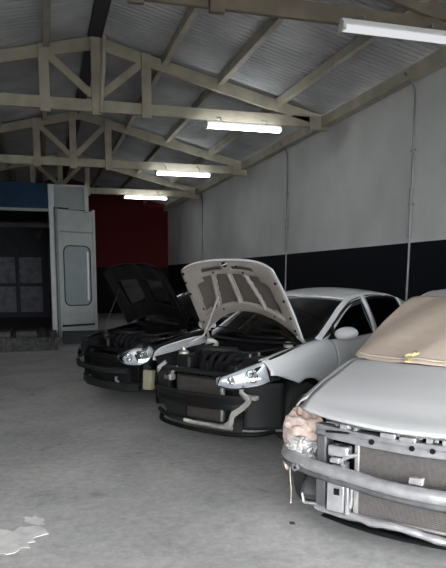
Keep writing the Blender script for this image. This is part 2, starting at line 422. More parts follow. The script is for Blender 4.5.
# booth door leaf, swung open
DW, DH = 1.13, 3.30
def rrect(x0, x1, z0, z1, r, n=6):
    P = []
    for (cx_, cz_, a0) in ((x1 - r, z1 - r, 0), (x0 + r, z1 - r, 90), (x0 + r, z0 + r, 180), (x1 - r, z0 + r, 270)):
        for k in range(n + 1):
            a = radians(a0 + 90 * k / n); P.append((cx_ + r * cos(a), cz_ + r * sin(a)))
    return P
inn = rrect(.20, .97, .88, 2.38, .16); N_ = len(inn)
# leaf with window opening: ring between outer rect and inner rounded rect
def outer_pt(p, x0, x1, z0, z1):
    mx, mz = (x0 + x1) / 2, (z0 + z1) / 2; dx, dz = p[0] - .585, p[1] - 1.63
    k = min(((x1 - .585) if dx > 0 else (.585 - x0)) / max(abs(dx), 1e-6), ((z1 - 1.63) if dz > 0 else (1.63 - z0)) / max(abs(dz), 1e-6))
    return (.585 + dx * k, 1.63 + dz * k)
m = MB(); vs = []; fs = []
rect = (.12, DW - .08, .40, 2.72)
for y in (0, .05):
    for p in inn: vs.append((p[0], y, p[1]))
    for p in inn: q = outer_pt(p, *rect); vs.append((q[0], y, q[1]))
for i in range(N_):
    j = (i + 1) % N_
    fs += [(i, j, N_ + j, N_ + i), (2 * N_ + i, 3 * N_ + i, 3 * N_ + j, 2 * N_ + j), (i, 2 * N_ + i, 2 * N_ + j, j), (N_ + i, N_ + j, 3 * N_ + j, 3 * N_ + i)]
m.add(vs, fs); d = m.build('door', 'boothwhite', b, smooth=False, loc=(.38 - cx, -.15, 0)); d.rotation_euler = (0, 0, atan2(.55, 1.0))
d['label'] = 'tall dull white door with a long rounded window, swung open'
MB().box(.0, .06, -.01, .07, .08, DH).build('door_stile', 'greysteel', d, smooth=False)
MB().box(.06, .12, .0, .05, .1, DH - .02).build('door_stile', 'boothwhite', d, smooth=False)
MB().box(DW - .08, DW, -.02, .07, .08, DH).build('door_stile', 'boothwhite', d, smooth=False)
MB().box(.12, DW - .08, .0, .05, 2.74, DH - .04).build('top_panel', 'boothwhite', d, smooth=False)
MB().box(.12, DW - .08, -.012, .05, 2.70, 2.74).build('cross_rail', 'greysteel', d, smooth=False)
MB().box(.0, DW, -.01, .06, DH - .04, DH).build('top_rail', 'plastic2', d, smooth=False)
MB().box(.12, DW - .08, .0, .05, .10, .35).build('kick_panel', 'boothwhite', d, smooth=False)
MB().box(.10, DW - .06, -.014, .05, .35, .40).build('cross_rail', 'plastic2', d, smooth=False)
w = MB().prism(rrect(.19, .98, .87, 2.39, .16), lambda x, z: (x, .03, z), lambda x, z: (x, .04, z)).build('window_pane', 'boothglass', d, smooth=False)
MB().tube([(p[0], -.005, p[1]) for p in inn], .014, 6, closed=True).build('gasket', 'plastic2', d)
MB().box(.88, .92, .0, .03, 1.0, 2.25).build('handle', 'fixture', d, smooth=False)
tag(MB().box(.45, 1.55, 15.3, 15.75, 0, .28).build('step_block', 'boothdark', smooth=False, bevel=.01), 'low dark step on the floor below the booth door', 'step')

# ================================================================== CARS
SED = dict(
    zt=curve([(.80, .70), (.6, .80), (.4, .865), (0, .925), (-.45, .965), (-1.0, .955), (-1.8, .985), (-2.5, 1.03), (-3.0, 1.05), (-3.35, 1.0)]),
    yt=curve([(.80, .45), (.6, .60), (.4, .675), (0, .70), (-.45, .72), (-.8, .765), (-1.5, .785), (-2.3, .765), (-3.0, .68), (-3.35, .60)]),
    hw=curve([(.80, .60), (.6, .76), (.4, .805), (0, .845), (-.6, .85), (-1.5, .85), (-2.5, .845), (-3.0, .80), (-3.35, .68)]),
    rail=[(-.42, .735, .965), (-.72, .695, 1.13), (-1.0, .645, 1.27), (-1.25, .605, 1.35), (-1.7, .575, 1.395), (-2.2, .565, 1.375), (-2.6, .585, 1.285), (-2.9, .63, 1.16), (-3.12, .655, 1.055)],
    wb=2.57, tail=-3.35, R=.345, r=.30, crown=.06, cowl=.20, hinge=-.24)
def variant(base, **kw):
    d_ = dict(base); d_.update(kw); return d_

def car(name, loc, ang, label, P, paint, opts):
    root = empty(name, loc, radians(ang), label, 'car')
    zt, yt, hw = P['zt'], P['yt'], P['hw']; WB, R, TAIL = P['wb'], P['R'], P['tail']
    rp = P['rail']; rx = [p[0] for p in rp]
    ryf = curve([(p[0], p[1]) for p in rp]); rzf = curve([(p[0], p[2]) for p in rp])
    def zlow(x):
        z = .23
        for ax in (0, -WB):
            if abs(x - ax) < R: z = max(z, .30 + sqrt(R * R - (x - ax)**2))
        if x > .15: z = max(z, lerp(.62, P.get('tip', .72), min(1, (x - .15) / .30)))
        if x < -WB - .25: z = max(z, .3)
        return z
    def side(x, v, s, inset=0.):
        """outer skin point; v 0 at the lower edge, 1 at the top edge"""
        zl = zlow(x); zh = zt(x); zm = min(.66, zh - .12); yo = hw(x); y1 = yt(x)
        # ring parameterised by angle above zm
        def Y(z):
            if z >= zm:
                q = min(1, (z - zm) / (zh - zm)); return y1 + (yo - y1) * max(0, 1 - q**2.6)**(1 / 1.9)
            q = (zm - z) / .45; return yo - .045 * q**2
        ve = 1 - (1 - v)**1.6
        z = lerp(zl, zh, ve)
        crease = .008 * math.exp(-((z - (.76 + .02 * -x)) / .025)**2)
        arch = 0
        for ax in (0, -WB):
            dd = sqrt((x - ax)**2 + (z - .30)**2) - R
            if 0 <= dd < .05: arch = max(arch, .010 * (1 - dd / .05))
        return (x, s * (Y(z) + crease + arch - inset), z)
    def panel(nm, x0, x1, s, m=paint, th=.012, v0=0., v1=1., n=None):
        n = n or max(6, int(abs(x1 - x0) / .035)); mb = MB()
        mb.grid(lambda u, v: side(lerp(x0, x1, u), lerp(v0, v1, v), s), n, 18, flip=(s > 0))
        return mb.build(nm, m, root, solid=th, off=-1)
    upto = opts.get('body_to', TAIL)
    for s in (-1, 1):
        fx1 = .50 if not (s < 0 and opts.get('right_fender_short')) else opts['right_fender_short']
        panel('fender', fx1, -.555, s, v1=opts.get('right_fender_top', 1.) if s < 0 else 1.)
        dr = panel('front_door', -.565, -1.49, s)
        dr2 = panel('rear_door', -1.50, -2.36, s)
        panel('rear_quarter_panel', -2.37, TAIL, s)
        for par, xx in ((dr, -1.36), (dr2, -2.22)):
            p = side(xx, .70, s)
            MB().box(xx - .09, xx + .09, min(p[1], p[1] + s * .03), max(p[1], p[1] + s * .03), p[2] - .012, p[2] + .014).build('door_handle', paint, par, bevel=.008)
        # sill
        MB().box(-WB + R + .02, -R - .02, min(s * .72, s * .80), max(s * .72, s * .80), .17, .25).build('sill', 'plastic', root, smooth=False, bevel=.01)
        # upper side
        def up(x, v, bulge=.012, s=s):
            zb = zt(x) + .0; yb = yt(x); zr = rzf(x); yr = ryf(x)
            z = lerp(zb, zr, v); y = lerp(yb, yr, v) + bulge * sin(pi * v) * min(1, (zr - zb) / .2)
            return (x, s * y, z)
        def glassp(x0, x1, par, nm='window'):
            MB().grid(lambda u, v: up(lerp(x0, x1, u), lerp(.0, 1., v), .006), 14, 8, flip=(s > 0)).build(nm, 'glass', par, solid=.004)
        glassp(-.66, -1.48, dr); glassp(-1.52, -2.40, dr2)
        # window frames
        for par, xa, xb in ((dr, -.64, -1.47), (dr2, -1.53, -2.38)):
            pts = [up(xa, .02)] + [up(x, .93, .012) for x in np.linspace(xa - .05, xb, 9)] + [up(xb, .5)] + [up(xb, .02)]
            MB().tube(pts, .014, 6).build('window_frame', 'plastic', par)
            MB().tube([up(x, .0, .008) for x in np.linspace(xa, xb, 8)], .011, 6).build('belt_seal', 'plastic', par)
        mb = MB(); mb.grid(lambda u, v: up(lerp(-1.455, -1.535, u), v, .016), 2, 10, flip=(s > 0))
        mb.build('b_pillar', opts.get('bpillar', paint), root, solid=.02)
        mb = MB(); mb.grid(lambda u, v: up(lerp(-2.40, P['rail'][-1][0], u), v, .012), 14, 10, flip=(s > 0))
        mb.build('c_pillar', paint, root, solid=.02)
        mb = MB(); mb.grid(lambda u, v: up(lerp(-.42, -.66, u), v, .010), 6, 5, flip=(s > 0))
        mb.build('door_mirror_sail', 'plastic', root, solid=.01)
        # roof rail / A pillar: flattened band along the rail curve
        xs = np.linspace(rx[0], rx[-1], 40)
        def railp(u, v):
            x = lerp(rx[0] + .02, rx[-1], u); a = (v - .5) * 2
            wA = .036
            return (x + (.03 * a if x > -1.15 else 0) * 1, s * (ryf(x) - .012 - wA * a * .9 + .004), rzf(x) + (.012 + P['crown'] * .25) * (a * .5 + .5) + .010 * (1 - a * a) - (.03 * (1 - (a * .5 + .5))))
        MB().grid(railp, 44, 6, flip=(s < 0)).build('roof_rail', paint, root, solid=.015)
        # wheels
        for ax in (0, -WB):
            if opts.get('no_wheel') == (ax, s): continue
            yc = s * opts.get('track', .735); rr = P['r']; wdx = opts.get('wheel_dx', 0) if ax == 0 else 0
            ax0 = ax; ax = ax + wdx
            prof = [(.19, -.085), (.20, -.10), (rr - .03, -.105), (rr - .008, -.095), (rr, -.07), (rr - .004, -.045), (rr, -.04), (rr, -.003), (rr - .006, 0), (rr, .003), (rr, .04), (rr - .004, .045), (rr, .07), (rr - .008, .095), (rr - .03, .105), (.20, .10), (.19, .085), (.19, -.085)]
            ty = MB().lathe(prof, (ax, yc, rr), 'y', 40).build('tyre', 'rubber', root)
            rm = MB().lathe([(.19, -.08), (.175, -.06), (.17, s * .02), (.19, s * .085), (.192, s * .09), (.180, s * .075), (.165, s * .03), (.05, s * .045), (.03, s * .06), (.001, s * .062)], (ax, yc, rr), 'y', 36).build('rim', 'rim', ty)
            mb = MB()
            for k in range(7):
                a = 2 * pi * k / 7
                mb.bar((ax + .03 * cos(a), yc + s * .058, rr + .03 * sin(a)), (ax + .178 * cos(a), yc + s * .075, rr + .178 * sin(a)), .035, .02, (0, 1, 0))
            mb.build('wheel_cover', opts.get('rimmat', 'rim'), rm, bevel=.003)
            ax = ax0
            # liner: half drum
            def lin(u, v):
                a = lerp(-.15, pi + .15, u); rad = R + .012; return (ax + rad * cos(a), s * lerp(.50, .80, v), .30 + rad * sin(a))
            MB().grid(lin, 24, 3, flip=(s > 0)).build('wheel_liner', 'under', root, solid=.006)
            MB().grid(lambda u, v: (ax + (R + .01) * cos(lerp(0, pi, u)) * v, s * .50, .30 + (R + .01) * sin(lerp(0, pi, u)) * v), 20, 3).build('wheel_liner_back', 'under', root, solid=.006)
        # mirror
        if opts.get('no_mirror'): continue
        mz, mx_, my = 1.035, -.57, s * .945
        ncap = MB()
        def cap(u, v):
            a = 2 * pi * u; ph = lerp(0, pi / 2, v)
            ex = sin(ph)**.7; yy = .125 * cos(a) * ex * (1 if s * cos(a) > 0 else 1.05); zz = .070 * sin(a) * ex
            return (mx_ + .095 * cos(ph), my + yy, mz + zz + .02 * (yy / .115) * s * .4)
        ncap.grid(cap, 24, 8); mo = ncap.build('mirror_shell', opts.get('mirrormat', paint), root, merge=True)
        MB().grid(lambda u, v: (mx_ - .002, my + .105 * v * cos(2 * pi * u), mz + .060 * v * sin(2 * pi * u)), 24, 2).build('mirror_glass', 'chrome', mo, solid=.004)
        MB().bar((mx_ + .02, s * .76, mz - .055), (mx_ + .03, s * .88, mz - .035), .05, .03, (0, 0, 1)).build('mirror_arm', 'plastic', mo, bevel=.008)
    # roof
    xr0, xr1 = P.get('hdr', -1.16), -2.45
    def roofp(u, v):
        t = v * 2 - 1; x = lerp(xr0, xr1, u); x += .09 * (1 - t * t) * (1 - u) - .08 * (1 - t * t) * u
        y = t * (ryf(x) - .03); return (x, y, rzf(x) + .020 + P['crown'] * (1 - t * t))
    MB().grid(roofp, 20, 20, flip=True).build('roof', paint, root, solid=.02)
    # windscreen
    cw = P['cowl']
    def wsp(u, v):
        t = u * 2 - 1; yb = .70 * t; xb = -.44 + cw * (1 - t * t); zb = .955 + .005
        top = roofp(0, u); k = v
        x = lerp(xb, top[0] + .01, k); y = lerp(yb, top[1], k); z = lerp(zb, top[2] - .004, k) + .028 * sin(pi * k)
        return (x, y, z)
    MB().grid(wsp, 24, 14, flip=True).build('windscreen', 'glass', root, solid=.005)
    def rwp(u, v):
        t = u * 2 - 1; top = roofp(1, u); xb = -3.05 - .08 * (1 - t * t); zb = 1.07; yb = .62 * t
        return (lerp(xb, top[0], v), lerp(yb, top[1], v), lerp(zb, top[2] - .004, v) + .03 * sin(pi * v))
    MB().grid(rwp, 16, 8).build('rear_window', 'glass', root, solid=.005)
    # boot and tail
    def boot(u, v):
        t = v * 2 - 1
        x = lerp(-2.98, TAIL - .02, u) - .07 * (1 - t * t); return (x, t * lerp(.66, .60, u), zt(max(x, TAIL)) + .02 * (1 - t * t) + .01)
    MB().grid(boot, 8, 12, flip=True).build('boot_lid', paint, root, solid=.012)
    def tailp(u, v):
        t = v * 2 - 1; z = lerp(.95, .32, u)
        return (TAIL - .07 * (1 - t * t) - .05 * sin(pi * u), t * .68, z)
    MB().grid(tailp, 10, 12, flip=True).build('rear_bumper', paint, root, solid=.012)
    for s in (-1, 1):
        MB().grid(lambda u, v: (TAIL - .012 - .03 * sin(pi * v), s * lerp(.68, .45, v), lerp(.95, .80, u)), 4, 8, flip=(s > 0)).build('tail_light', 'red', root, solid=.02, off=0)
    # inner dark shell so gaps do not show daylight
    for s in (-1, 1):
        mb = MB(); mb.grid(lambda u, v: side(lerp(-.50, TAIL + .05, u), lerp(.0, .97, v), s, .035), 60, 10, flip=(s > 0))
        mb.build('inner_panel', 'under', root)
    # floor pan, firewall, apron
    MB().box(TAIL + .1, -.40, -.50, .50, .20, .24).build('floor_pan', 'under', root, smooth=False)
    MB().box(-.46, -.42, -.68, .68, .24, .90).build('firewall', 'under', root, smooth=False)
    # interior
    for s in (-1, 1):
        st = MB().box(-1.50, -1.02, s * .36 - .24, s * .36 + .24, .42, .56).build('seat', 'seat', root, bevel=.05)
        MB().hexa([(-1.56, s * .36 - .23, .55), (-1.42, s * .36 - .23, .55), (-1.42, s * .36 + .23, .55), (-1.56, s * .36 + .23, .55), (-1.78, s * .36 - .20, 1.06), (-1.66, s * .36 - .20, 1.06), (-1.66, s * .36 + .20, 1.06), (-1.78, s * .36 + .20, 1.06)]).build('backrest', 'seat', st, bevel=.04)
        MB().box(-1.80, -1.70, s * .36 - .12, s * .36 + .12, 1.09, 1.24).build('headrest', 'seat', st, bevel=.04)
    MB().box(-2.35, -1.95, -.6, .6, .42, .56).build('rear_seat', 'seat', root, bevel=.05)
    MB().hexa([(-2.45, -.6, .5), (-2.33, -.6, .5), (-2.33, .6, .5), (-2.45, .6, .5), (-2.66, -.56, 1.04), (-2.55, -.56, 1.04), (-2.55, .56, 1.04), (-2.66, .56, 1.04)]).build('rear_backrest', 'seat', root, bevel=.04)
    MB().hexa([(-.82, -.66, .60), (-.47, -.66, .60), (-.47, .66, .60), (-.82, .66, .60), (-.80, -.66, .88), (-.47, -.66, .93), (-.47, .66, .93), (-.80, .66, .88)]).build('dashboard', 'seat', root, bevel=.03)
    MB().tube([(-.90 - .03 * cos(a), .36 + .18 * cos(a + pi / 2), .86 + .17 * sin(a + pi / 2)) for a in np.linspace(0, 2 * pi, 24)[:-1]], .013, 6, closed=True).build('steering_wheel', 'seat', root)
    # cowl strip
    def cowlp(u, v):
        t = u * 2 - 1; x0 = -.44 + cw * (1 - t * t); return (x0 + lerp(-.01, .13, v), .69 * t, .955 - .015 * v - .02 * sin(pi * v))
    MB().grid(cowlp, 20, 4, flip=True).build('cowl', 'plastic', root, solid=.01)
    wi = MB() if not opts.get('no_wiper') else None
    for (y0, y1) in ((-.05, -.60), (.55, .02)):
        if wi: wi.tube([(-.22, y0, .965), (-.33, lerp(y0, y1, .5), 1.035), (-.33, y1, 1.045)], .008, 6)
    if wi: wi.build('wiper', 'plastic', root)
    return root, dict(side=side, zt=zt, yt=yt, hw=hw)

def hood_map(P, theta, length, wr, wf, hz=.965, drop_=.05, bul=.03, cor=.06):
    """hood skin in opened pose. u 0..1 across (right to left), v 0..1 rear to front"""
    hx = P['hinge']; c_, s_ = cos(radians(theta)), sin(radians(theta))
    zt0 = P['zt']
    def f(u, v, off=0.):
        t = u * 2 - 1
        wv = lerp(wr, wf, v**2.4)
        # rounded front corners / curved rear edge
        front = length + bul * (1 - t * t) - cor * abs(t)**6
        rear = -.02 + P.get('cowlh', .13) * (1 - t * t) - .0
        r = lerp(rear, front, v); y = t * wv
        drop = drop_ * (r / length)**2 * (1 if r > 0 else 0)
        h = .045 * (1 - t * t) - drop + off - .03 * abs(t)**4
        X = r; Z = h
        return (hx + X * c_ - Z * s_, y, hz + X * s_ + Z * c_)
    return f

def engine_bay(root, P, opts):
    E2, AL, PB_ = opts.get('dark') or ('engine2', 'alloy', 'palebracket')
    for s in (-1, 1):
        MB().grid(lambda u, v: (lerp(.56, -.42, u), s * (.56 + .10 * (v**3)), lerp(.30, .88 - .10 * (1 - u), v)), 10, 6).build('inner_apron', opts['bay'], root, solid=.01, off=0)
        mb = MB().lathe([(.001, .0), (.05, .0), (.06, -.01), (.10, -.02), (.125, -.05), (.13, -.12)], (-.12, s * .50, .89), 'z', 20)
        mb.build('strut_tower', opts['bay'], root)
        for k in range(3):
            pass
        MB().box(.54, .60, min(s * .42, s * .60), max(s * .42, s * .60), .30, .66).build('support_post', opts['sup'], root, smooth=False, bevel=.01)
    MB().box(.50, .58, -.60, .60, .655, .70).build('upper_tie_bar', opts['sup'], root, bevel=.012)
    e = MB().box(-.20, .30, -.28, .22, .38, .74).build('engine_block', 'engine', root, bevel=.03)
    ec = MB().box(-.12, .22, -.24, .18, .74, .83).build('engine_cover', E2, e, bevel=.04)
    mb = MB()
    for k in range(4):
        mb.tube(path([(.10, -.18 + k * .11, .80), (.26, -.18 + k * .11, .83), (.36, -.18 + k * .11, .74), (.34, -.18 + k * .11, .60)], 12), .028, 10)
    mb.build('intake_manifold', opts['bay'], e)
    MB().lathe([(.001, 0), (.035, 0), (.035, .02), (.02, .03)], (.12, .10, .83), 'z', 16).build('oil_cap', 'plastic', e)
    bt = MB().box(.02, .28, .28, .46, .60, .82).build('battery', 'plastic2', root, bevel=.01)
    MB().tube([(.08, .33, .82), (.08, .33, .85)], .012, 8).build('terminal', AL, bt); MB().tube([(.22, .33, .82), (.22, .33, .85)], .012, 8).build('terminal', AL, bt)
    MB().box(.0, .40, -.52, -.33, .58, .80).build('air_box', E2, root, bevel=.03)
    MB().tube(path([(.2, -.38, .80), (.30, -.25, .87), (.20, -.08, .86), (.05, .02, .84)], 14), .038, 12).build('air_hose', E2, root)
    MB().tube(path([(.50, .20, .64), (.42, .15, .76), (.25, .18, .74), (.20, .10, .70)], 14), .022, 10).build('radiator_hose', 'plastic', root)
    MB().tube(path([(-.30, .45, .88), (-.1, .30, .86), (.05, .20, .84), (.15, .05, .86), (.25, -.1, .84)], 18), .010, 6).build('wiring_loom', 'plastic', root)
    MB().tube(path([(-.30, -.5, .86), (-.05, -.30, .90), (.25, -.28, .88), (.45, -.1, .74)], 18), .012, 6).build('wiring_loom', 'plastic', root)
    MB().lathe([(.001, .02), (.03, .02), (.035, 0), (.05, -.01), (.055, -.10)], (-.30, .42, .92), 'z', 16).build('brake_reservoir', PB_, root)
    MB().lathe([(.001, .03), (.022, .03), (.024, 0), (.055, -.02), (.06, -.12)], (.30, -.50, .84), 'z', 16).build('coolant_tank', AL, root)

def radiator(root, x, y0, y1, z0, z1, mcore, mtank):
    core = MB(); n = int((z1 - z0) / .011)
    core.box(x - .025, x - .002, y0, y1, z0, z1)
    for k in range(n):
        z = lerp(z0 + .004, z1 - .004, k / max(1, n - 1)); core.box(x - .004, x + .004, y0, y1, z - .0022, z + .0022)
    r = core.build('radiator', mcore, root, smooth=False)
    for ya, yb in ((y0 - .03, y0), (y1, y1 + .03)):
        MB().box(x - .03, x + .012, ya, yb, z0 - .01, z1 + .01).build('side_tank', mtank, r, bevel=.006)
    MB().box(x - .03, x + .010, y0, y1, z1, z1 + .018).build('top_rail', mtank, r, bevel=.004)
    MB().box(x - .03, x + .010, y0, y1, z0 - .018, z0).build('bottom_rail', mtank, r, bevel=.004)
    return r

def headlight(root, bot, top, name_label=None, depth=.10, s=1, bright='lampsilver', bowls=((.28, .045), (.60, .055))):
    """lens between a lower and an upper edge path running from the inner front to the outer rear tip"""
    B = path(bot, 25); T = path(top, 25)
    def surf(u, v, off=0., sh=1.):
        i = u * 24; a = int(min(i, 23)); f = i - a
        p = lerp(B[a], B[a + 1], f); q = lerp(T[a], T[a + 1], f)
        c_ = (p + q) / 2; p = c_ + (p - c_) * sh; q = c_ + (q - c_) * sh
        w = lerp(p, q, v); k = sin(pi * v)**.8 * sin(pi * min(1, max(0, u)))**.6
        n = np.array([.75, s * .62, .12 - .1 * (v)]); n /= np.linalg.norm(n)
        return w + n * (.030 * k + off)
    hs = MB().grid(lambda u, v: surf(u, v, -depth * sin(pi * v)**.5 * sin(pi * u)**.5 - .004), 24, 12, flip=(s < 0)).build('headlight', bright, root, solid=.006)
    pts = [surf(u, 0) for u in np.linspace(0, 1, 20)] + [surf(u, 1) for u in np.linspace(1, 0, 20)][1:-1]
    MB().tube(pts, .007, 6, closed=True).build('bezel', 'plastic2', hs)
    for (u, rr) in bowls:
        c_ = surf(u, .5, -depth * .55); ax = np.array([.93, s * .30, .0]); ax /= np.linalg.norm(ax)
        e1 = np.cross(ax, [0, 0, 1.]); e1 /= np.linalg.norm(e1); e2 = np.cross(e1, ax)
        mb = MB(); mb.grid(lambda a, b: c_ + (e1 * cos(2 * pi * a) + e2 * sin(2 * pi * a)) * rr * b + ax * (.045 * b * b), 24, 6)
        mb.build('reflector', 'chrome', hs, solid=.002)
        mb = MB(); mb.tube([c_ + ax * .002, c_ + ax * .04], .008, 8); mb.build('bulb', 'cream', hs)
    MB().grid(lambda u, v: surf(u, v), 24, 12, flip=(s < 0)).build('lens', 'lens', hs, solid=.003)
    return hs

def beam(root, pts, h, t, m, name='bumper_beam', n=30):
    P_ = path(pts, n); mb = MB(); vs = []; K = 10
    prof = [(-.5, -.5), (-.15, -.5), (-.05, -.42), (.05, -.42), (.15, -.5), (.5, -.5), (.5, .35), (.42, .5), (-.42, .5), (-.5, .35)]
    # prof: (z frac, depth frac) ; front is -? use +x outward
    for i, p in enumerate(P_):
        d = P_[min(i + 1, n - 1)] - P_[max(i - 1, 0)]; d[2] = 0; d /= np.linalg.norm(d); o_ = np.array([d[1], -d[0], 0]); o_ = o_ if o_[0] > 0 else -o_
        for zf, df in prof: vs.append(p + np.array([0, 0, zf * h]) - o_ * df * t)
    fs = [(i * K + k, i * K + (k + 1) % K, (i + 1) * K + (k + 1) % K, (i + 1) * K + k) for i in range(n - 1) for k in range(K)]
    fs += [tuple(range(K))[::-1], tuple((n - 1) * K + k for k in range(K))]
    mb.add(vs, fs); return mb.build(name, m, root, bevel=.004)

# ---------------------------------------------------------------- white car, middle
PW = variant(SED)
wc, G = car('white_car', (1.94, 6.10, 0), 213, 'white sedan with its hood propped open and front bumper removed', PW, 'white', dict(right_fender_short=.46, right_fender_top=.80))
engine_bay(wc, PW, dict(bay='under', sup='plastic2'))
radiator(wc, .62, -.25, .30, .24, .63, 'radiator', 'plastic2')
MB().box(.60, .64, .30, .335, .25, .62).build('radiator_end_tank', 'alloy', wc, bevel=.008)
MB().box(.645, .66, -.40, -.12, .25, .36).build('oil_cooler', 'plastic2', wc, smooth=False)
bm_ = beam(wc, [(.56, -.62, .44), (.68, -.40, .44), (.735, 0, .44), (.68, .40, .44), (.58, .60, .44)], .115, .06, 'plastic')
MB().tube(path([(.62, -.60, .505), (.715, -.35, .51), (.765, 0, .51), (.715, .35, .51), (.62, .60, .505)], 20), .014, 8).build('absorber_rail', 'plastic2', bm_)
MB().tube(path([(.725, -.10, .225), (.72, .05, .22), (.71, .25, .22), (.70, .50, .225)], 20), .021, 8).build('lower_tie_bar', 'palebracket', wc)
MB().tube(path([(.60, -.56, .25), (.68, -.38, .235), (.72, -.20, .228), (.725, -.08, .225)], 16), .022, 8).build('lower_tie_bar', 'plastic2', wc)
MB().tube(path([(.50, -.62, .20), (.70, -.40, .17), (.76, 0, .165), (.72, .40, .165), (.60, .70, .18), (.45, .80, .20)], 24), .026, 8, ry=.8).build('lower_lip', 'plastic', wc)
MB().tube(path([(.66, .60, .625), (.68, .59, .57), (.66, .66, .50), (.69, .60, .42), (.72, .52, .35), (.72, .50, .28), (.71, .42, .235)], 24), [.020, .022, .026, .03, .028, .03, .034, .036, .034, .030, .028, .028, .028, .030, .032, .030, .028, .028, .03, .032, .034, .034, .03, .024], 8, ry=.6).build('bumper_bracket', 'palebracket', wc)
MB().box(.58, .64, .58, .72, .50, .54).build('bracket_plate', 'palebracket', wc, bevel=.006)
# front-left splash panel between bracket and wheel
def sp(u, v):
    y = lerp(.56, .835, u); z = lerp(.20, .64, v); return (.62 - .26 * u**1.6 - .02 * sin(pi * v), y - .01 * v, z)
MB().grid(sp, 12, 10).build('splash_panel', 'plastic2', wc, solid=.008, off=0)
MB().tube([sp(u, 0) for u in np.linspace(0, 1, 10)], .012, 6).build('splash_panel_edge', 'greyplas', wc)
MB().grid(lambda u, v: (.62 - .26 * u**1.6, -lerp(.56, .80, u), lerp(.30, .60, v)), 10, 6).build('splash_panel', 'under', wc, solid=.008, off=0)
headlight(wc, [(.80, .41, .625), (.74, .53, .60), (.66, .64, .61), (.58, .73, .63), (.50, .785, .665)],
              [(.79, .39, .685), (.70, .52, .75), (.61, .61, .80), (.52, .67, .835), (.44, .70, .86)], bowls=((.25, .035), (.62, .06)))
MB().grid(lambda u, v: (lerp(lerp(.50, .44, v), .24, u) , lerp(lerp(.785, .70, v), .735, u) + .012, lerp(lerp(.665, .86, v), lerp(.80, .90, v), u)), 8, 6).build('headlight_tail', 'plastic', wc, solid=.012)
MB().tube(path([(.44, .715, .85), (.30, .735, .885), (.12, .725, .91), (-.1, .72, .935)], 12), .018, 8, ry=.6).build('fender_seal', 'plastic', wc)
MB().box(.36, .48, .775, .80, .665, .70).build('headlight_bracket', 'plastic2', wc, bevel=.006)
# right side lamp opening parts
MB().tube(path([(.56, -.60, .60), (.60, -.56, .68), (.56, -.50, .74)], 10), .022, 8).build('lamp_bracket', 'alloy', wc)
MB().tube(path([(.50, -.45, .58), (.57, -.40, .64), (.53, -.36, .70)], 10), .018, 8).build('horn', 'alloy', wc)
MB().box(.52, .60, -.50, -.40, .56, .62).build('horn_bracket', 'alloy', wc, bevel=.01)
MB().tube(path([(.0, -.42, .80), (.03, -.40, .88), (.05, -.36, .93), (.02, -.30, .90), (.10, -.26, .84)], 14), .03, 10).build('engine_mount', 'palebracket', wc)
# opened hood
TH = 60
PW['cowlh'] = .30
hf = hood_map(PW, TH, .88, .66, .60, .995)
hood = MB().grid(lambda u, v: hf(u, v), 40, 34).build('hood', 'white', wc, solid=.004, off=0)
# inner frame with cut-outs
def cut(u, v):
    t = u * 2 - 1
    if .84 < v < .90 and abs(t) < .55 and abs(t) > .10: return True
    if not (.20 < v < .76): return False
    k = (v - .20) / .56
    lim = .80 - .06 * k
    if abs(t) > lim: return False
    if abs(t) > lim - .14 and (k < .10 or k > .86): return False
    # ribs fanning from rear to front
    for c_ in (-.42, 0, .42):
        rc = c_ * lerp(1.12, .80, k)
        if abs(t - rc) < .045: return False
    return True
fr = MB().grid(lambda u, v: hf(lerp(.012, .988, u), lerp(.01, .985, v), -.022 - .012 * (min(1, (1 - abs(2 * u - 1)) * 12)) * min(1, (1 - v) * 12) * min(1, v * 12)), 76, 64, skip=cut)
hfr = fr.build('hood_frame', 'hoodin', hood, solid=.014, off=0)
rbm = MB()
for c_ in (-.42, 0, .42):
    pts = [hf(.5 + .5 * c_ * lerp(1.12, .80, k), .20 + .56 * k, -.046) for k in np.linspace(0, 1, 10)]
    rbm.tube(pts, .016, 8)
rbm.tube([hf(u, .185, -.046) for u in np.linspace(.10, .90, 16)], .018, 8)
rbm.build('hood_rib', 'hoodin', hood)
lin = MB().grid(lambda u, v: hf(lerp(.06, .94, u), lerp(.14, .92, v), -.008), 30, 26).build('hood_lining', 'hoodskin', hood, solid=.003, off=0)
for (u, v, r_) in ((.5, .93, .030), (.035, .93, .018), (.03, .80, .014), (.035, .62, .015), (.97, .80, .014), (.97, .55, .014), (.965, .30, .014), (.965, .12, .013), (.80, .12, .012), (.30, .12, .012), (.62, .90, .012), (.10, .30, .014), (.05, .15, .014), (.35, .80, .012), (.66, .79, .012)):
    p = np.array(hf(u, v, -.045)); q = np.array(hf(u, v, -.030))
    MB().tube([p, q], r_, 10).build('dark_hole_disc', 'plastic', hood)  # black discs stand in for the shade inside the frame's edge holes
MB().tube(path([hf(.46, .955, -.04), hf(.5, .95, -.09), hf(.54, .955, -.04)], 8), .008, 6).build('hood_striker', 'alloy', hood)
for s, u in ((-1, .04), (1, .96)):
    a = np.array(hf(u, .04, -.03)); MB().bar(a, (-.34, s * .70, .86), .035, .012, (0, 1, 0)).build('hood_hinge', 'palebracket', wc, smooth=False)
MB().tube([(.10, -.66, .86), (-.04, -.52, .97), tuple(np.array(hf(.30, .36, -.05)))], .011, 8).build('prop_rod', 'palebracket', wc)

